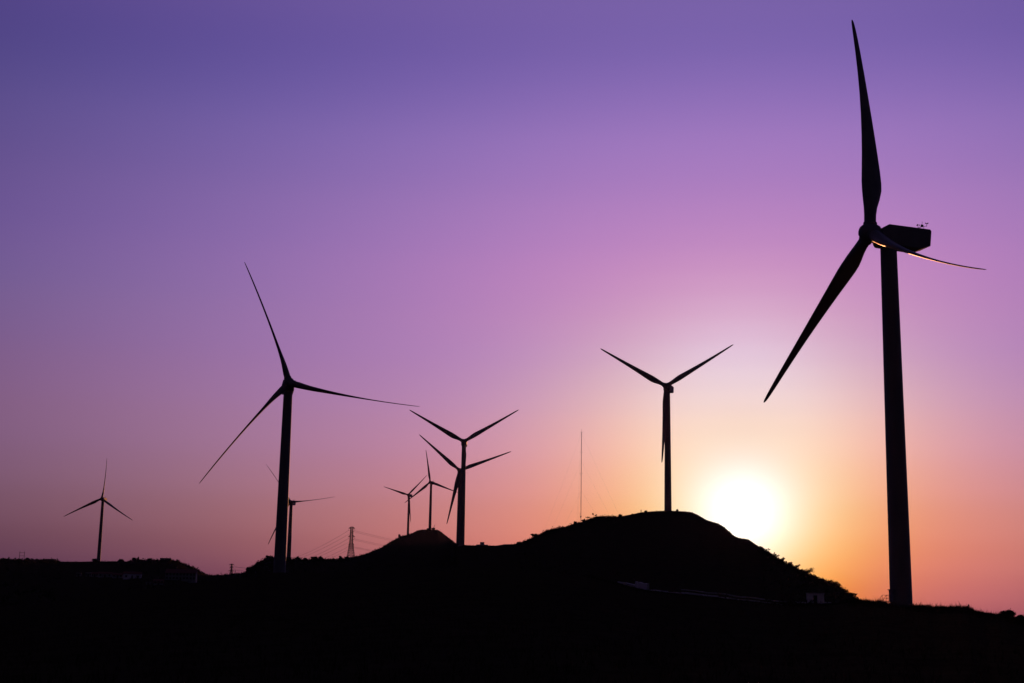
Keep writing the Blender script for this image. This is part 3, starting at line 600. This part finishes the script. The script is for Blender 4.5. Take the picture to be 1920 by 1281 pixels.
SKYJ = '{"saz":0.16231304940616462,"sel":0.07790021804658638,"ramps":[[2.6,0.62305,[[0.2655,0.0525,0.025],[0.4618,0.1546,0.0764],[0.6136,0.3491,0.182],[0.6325,0.6161,0.345],[0.5146,0.8681,0.5323],[0.3364,1.0,0.6845],[0.1797,0.9666,0.7574],[0.0822,0.811,0.7557],[0.0407,0.6225,0.7203],[0.0372,0.47,0.6823],[0.0535,0.3694,0.6367],[0.0743,0.2992,0.5601],[0.0878,0.2348,0.4443],[0.087,0.1685,0.3087],[0.072,0.1068,0.1846],[0.0492,0.0584,0.094],[0.0273,0.027,0.0402],[0.0121,0.0103,0.0142],[0.0042,0.0031,0.0041],[0.0012,0.0007,0.0009],[0.0002,0.0001,0.0002],[0.0,0.0,0.0],[0.0,0.0,0.0],[0.0,0.0,0.0],[0.0,0.0,0.0],[0.0,0.0,0.0],[0.0,0.0,0.0],[0.0,0.0,0.0],[0.0,0.0,0.0],[0.0,0.0,0.0],[0.0,0.0,0.0],[0.0,0.0,0.0]]],[5.0,0.43135,[[0.0243,0.001,0.0],[0.0434,0.0049,0.0],[0.0666,0.0185,0.0],[0.1036,0.054,0.0001],[0.1805,0.1263,0.0004],[0.3232,0.2439,0.0016],[0.5292,0.4007,0.0053],[0.7545,0.5746,0.0144],[0.9305,0.7299,0.0311],[1.0,0.8264,0.0535],[0.9486,0.8358,0.0731],[0.8076,0.7578,0.0795],[0.6298,0.6207,0.069],[0.4595,0.4653,0.0483],[0.3172,0.3234,0.0277],[0.2054,0.209,0.0131],[0.1213,0.1237,0.0053],[0.063,0.065,0.0022],[0.0277,0.0293,0.0019],[0.01,0.0113,0.0033],[0.0029,0.0043,0.0063],[0.0006,0.0027,0.0106],[0.0001,0.0031,0.0158],[0.0,0.004,0.0207],[0.0,0.0046,0.0238],[0.0,0.0046,0.0241],[0.0,0.0041,0.0214],[0.0,0.0032,0.0167],[0.0,0.0022,0.0115],[0.0,0.0013,0.0069],[0.0,0.0007,0.0037],[0.0,0.0,0.0]]],[10.0,0.55483,[[0.3393,0.0793,0.0508],[0.6137,0.1439,0.0833],[0.8706,0.2043,0.1011],[1.0,0.2326,0.0906],[0.971,0.2181,0.06],[0.8391,0.1725,0.0293],[0.6789,0.1175,0.0106],[0.5319,0.0717,0.0028],[0.4032,0.0432,0.0006],[0.2861,0.0288,0.0001],[0.1851,0.0209,0.0],[0.1195,0.0147,0.0],[0.1068,0.0099,0.0],[0.1435,0.0084,0.0],[0.2041,0.0113,0.0],[0.2576,0.0184,0.0],[0.285,0.0277,0.0],[0.2839,0.0359,0.0],[0.2631,0.041,0.0],[0.236,0.0428,0.0],[0.2124,0.0434,0.0],[0.1939,0.0441,0.0],[0.1754,0.0448,0.0],[0.1523,0.0445,0.0],[0.1244,0.0419,0.0],[0.0947,0.0368,0.0],[0.0667,0.0297,0.0],[0.0433,0.0216,0.0],[0.0257,0.0142,0.0],[0.0139,0.0083,0.0],[0.0068,0.0043,0.0],[0.0,0.0,0.0]]],[22.0,0.43091,[[0.1008,0.0274,0.1173],[0.144,0.0406,0.1384],[0.2647,0.0811,0.1759],[0.4836,0.1687,0.2111],[0.7503,0.3082,0.2542],[0.9324,0.4504,0.3742],[0.9906,0.5421,0.6141],[1.0,0.5604,0.8587],[0.987,0.4944,0.928],[0.9161,0.4408,0.8122],[0.7844,0.4269,0.7849],[0.6316,0.3705,0.8231],[0.466,0.2837,0.7928],[0.2699,0.1708,0.5642],[0.18,0.1117,0.2782],[0.1163,0.07,0.0993],[0.0324,0.0191,0.0245],[0.0047,0.0032,0.015],[0.0033,0.0029,0.0223],[0.0039,0.0034,0.0296],[0.0036,0.0032,0.0333],[0.0026,0.0023,0.0323],[0.0014,0.0012,0.028],[0.0006,0.0005,0.0218],[0.0002,0.0001,0.0152],[0.0,0.0,0.009],[0.0,0.0,0.0044],[0.0,0.0,0.0017],[0.0,0.0,0.0005],[0.0,0.0,0.0001],[0.0,0.0,0.0],[0.0,0.0,0.0]]],[45.0,0.31643,[[0.0,0.0,0.0041],[0.0,0.0,0.0069],[0.0001,0.0,0.0181],[0.0007,0.0,0.0509],[0.005,0.0,0.1233],[0.0279,0.0001,0.2177],[0.0852,0.001,0.2537],[0.1164,0.0105,0.2132],[0.0591,0.0509,0.2822],[0.0136,0.0817,0.4641],[0.0195,0.0425,0.5216],[0.0341,0.0434,0.4378],[0.04,0.0614,0.3995],[0.0932,0.0785,0.4683],[0.2622,0.161,0.743],[0.3783,0.2403,1.0],[0.2479,0.1777,0.791],[0.1082,0.0938,0.4898],[0.0715,0.0676,0.3845],[0.0504,0.0481,0.2893],[0.0327,0.0314,0.2047],[0.0199,0.0192,0.1403],[0.0103,0.0099,0.0871],[0.004,0.0039,0.0485],[0.0011,0.0011,0.0256],[0.0002,0.0002,0.013],[0.0,0.0,0.0059],[0.0,0.0,0.0023],[0.0,0.0,0.0007],[0.0,0.0,0.0002],[0.0,0.0,0.0],[0.0,0.0,0.0]]]],"lobes":[[4.34,1.0,[0.4686,0.3701,0.2819]],[4.34,1.6,[-0.0019,0.118,0.634]],[4.34,2.4,[-0.1092,0.0445,0.0739]],[4.34,3.6,[0.0381,-0.0584,-0.2566]],[1.0,1.6,[-0.0192,0.0879,0.0563]],[1.0,2.6,[0.0088,-0.0716,-0.243]],[7.5,1.6,[-0.0422,-0.1553,-0.2134]],[7.5,2.6,[-0.0749,-0.033,-0.0094]],[11,3.0,[-0.013,0.0038,-0.0039]]],"const":[0.01363,0.01065,0.02796]}'
# ------------------------------------------------------------------ sky and sun
SKYD = json.loads(SKYJ)
SUN_AZ, SUN_EL = R(9.22), R(3.72)
w = bpy.data.worlds.new('World'); SC.world = w; w.use_nodes = True
nt = w.node_tree; N = nt.nodes; L = nt.links.new; bg = N['Background']
def mth(op, a, b=None, clamp=False):
    n = N.new('ShaderNodeMath'); n.operation = op; n.use_clamp = clamp
    for i, v in enumerate((a, b)):
        if v is None: continue
        if isinstance(v, (int, float)): n.inputs[i].default_value = v
        else: L(v, n.inputs[i])
    return n.outputs[0]
def vscale(col, k):
    n = N.new('ShaderNodeVectorMath'); n.operation = 'SCALE'; L(col, n.inputs[0]) if not isinstance(col, tuple) else setattr(n.inputs[0], 'default_value', col)
    if isinstance(k, (int, float)): n.inputs['Scale'].default_value = k
    else: L(k, n.inputs['Scale'])
    return n.outputs[0]
def vadd(a, b):
    n = N.new('ShaderNodeVectorMath'); n.operation = 'ADD'
    for i, v in enumerate((a, b)):
        if isinstance(v, tuple): n.inputs[i].default_value = v
        else: L(v, n.inputs[i])
    return n.outputs[0]
tc = N.new('ShaderNodeTexCoord'); sp = N.new('ShaderNodeSeparateXYZ'); L(tc.outputs['Generated'], sp.inputs[0])
X, Y, Z = sp.outputs
saz = SKYD['saz']; sel = SKYD['sel']
el = mth('MULTIPLY', mth('ARCSINE', Z), 180 / math.pi)
t_low = mth('DIVIDE', mth('ADD', el, 1.0), 29.0, True)
t = mth('POWER', mth('MAXIMUM', mth('DIVIDE', el, 90), 0.0), 1 / 1.6)
ax = mth('SUBTRACT', mth('MULTIPLY', X, math.cos(saz)), mth('MULTIPLY', Y, math.sin(saz))); ay = mth('ADD', mth('MULTIPLY', X, math.sin(saz)), mth('MULTIPLY', Y, math.cos(saz)))
az = mth('MULTIPLY', mth('ARCTAN2', ax, ay), 180 / math.pi)
def angle_to(e_deg):
    e_ = R(e_deg); d = N.new('ShaderNodeVectorMath'); d.operation = 'DOT_PRODUCT'; L(tc.outputs['Generated'], d.inputs[0])
    d.inputs[1].default_value = (math.sin(saz) * math.cos(e_), math.cos(saz) * math.cos(e_), math.sin(e_))
    return mth('MULTIPLY', mth('ARCCOSINE', mth('MINIMUM', d.outputs['Value'], 1.0)), 180 / math.pi)
total = tuple(SKYD['const'])
def gauss(v, wd): q = mth('DIVIDE', v, wd); return mth('EXPONENT', mth('MULTIPLY', mth('MULTIPLY', q, q), -.5))
for wd, sc, stops in SKYD['ramps']:
    cr = N.new('ShaderNodeValToRGB'); e = cr.color_ramp.elements; cr.color_ramp.interpolation = 'CARDINAL'
    n = len(stops)
    e[0].position = 0; e[1].position = 1
    for i in range(1, n - 1): e.new(i / (n - 1))
    for i in range(n): e[i].color = (*stops[i], 1)
    L(t_low if wd <= 10 else t, cr.inputs['Fac'])
    total = vadd(vscale(cr.outputs['Color'], mth('MULTIPLY', gauss(az, wd), sc)), total)
for e_c, wd, c in SKYD['lobes']:
    if max(map(abs, c)) > 1e-3: total = vadd(vscale(tuple(c), gauss(angle_to(e_c), wd)), total)
# faint physical twilight sky added on top
ns = N.new('ShaderNodeTexSky'); ns.sky_type = 'NISHITA'; ns.sun_disc = False; ns.sun_elevation = SUN_EL; ns.sun_rotation = SUN_AZ; ns.dust_density = 3.0
total = vadd(vscale(ns.outputs[0], NISHITA_K), total)
L(total, bg.inputs['Color']); bg.inputs['Strength'].default_value = 1.0
sd = bpy.data.lights.new('sun', 'SUN'); sd.energy = 2.0; sd.angle = R(.53); sd.color = (1, .36, .14)
so = bpy.data.objects.new('sun', sd); COL.objects.link(so)
dirv = Vector((math.sin(SUN_AZ) * math.cos(SUN_EL), math.cos(SUN_AZ) * math.cos(SUN_EL), math.sin(SUN_EL)))
so.rotation_euler = dirv.to_track_quat('Z', 'Y').to_euler(); so.location = (60, 300, 200)
vs_ = SC.view_settings; SC.display_settings.display_device = 'sRGB'; vs_.view_transform = 'Standard'; vs_.look = 'None'; vs_.exposure = 0; vs_.gamma = 1; vs_.use_curve_mapping = False
SC.cycles.use_denoising = True; SC.cycles.denoiser = "OPENIMAGEDENOISE"; SC.cycles.denoising_input_passes = "RGB_ALBEDO_NORMAL"; SC.cycles.denoising_prefilter = "ACCURATE"
SC.cycles.max_bounces = 4; SC.cycles.volume_bounces = 0; SC.cycles.sample_clamp_direct = 0; SC.cycles.sample_clamp_indirect = 2
# ------------------------------------------------------------------ evening haze: one closed box round camera, ground and all the hills
lowest = min(v[2] for v in V)
hz = MB(); hz.box(-4700, 4700, -4700, 4700, lowest - 1.0, 330.0)
hm = bpy.data.materials.new('haze_air'); hm.use_nodes = True; hn = hm.node_tree.nodes
for n_ in list(hn):
    if n_.type != 'OUTPUT_MATERIAL': hn.remove(n_)
pv = hn.new('ShaderNodeVolumePrincipled'); pv.inputs['Color'].default_value = (.50, .46, .98, 1); pv.inputs['Density'].default_value = HAZE_D; pv.inputs['Anisotropy'].default_value = .75
hm.node_tree.links.new(pv.outputs['Volume'], next(n_ for n_ in hn if n_.type == 'OUTPUT_MATERIAL').inputs['Volume'])
tag(hz.build('haze', hm), 'thin evening haze over the hills', 'haze', kind='stuff')
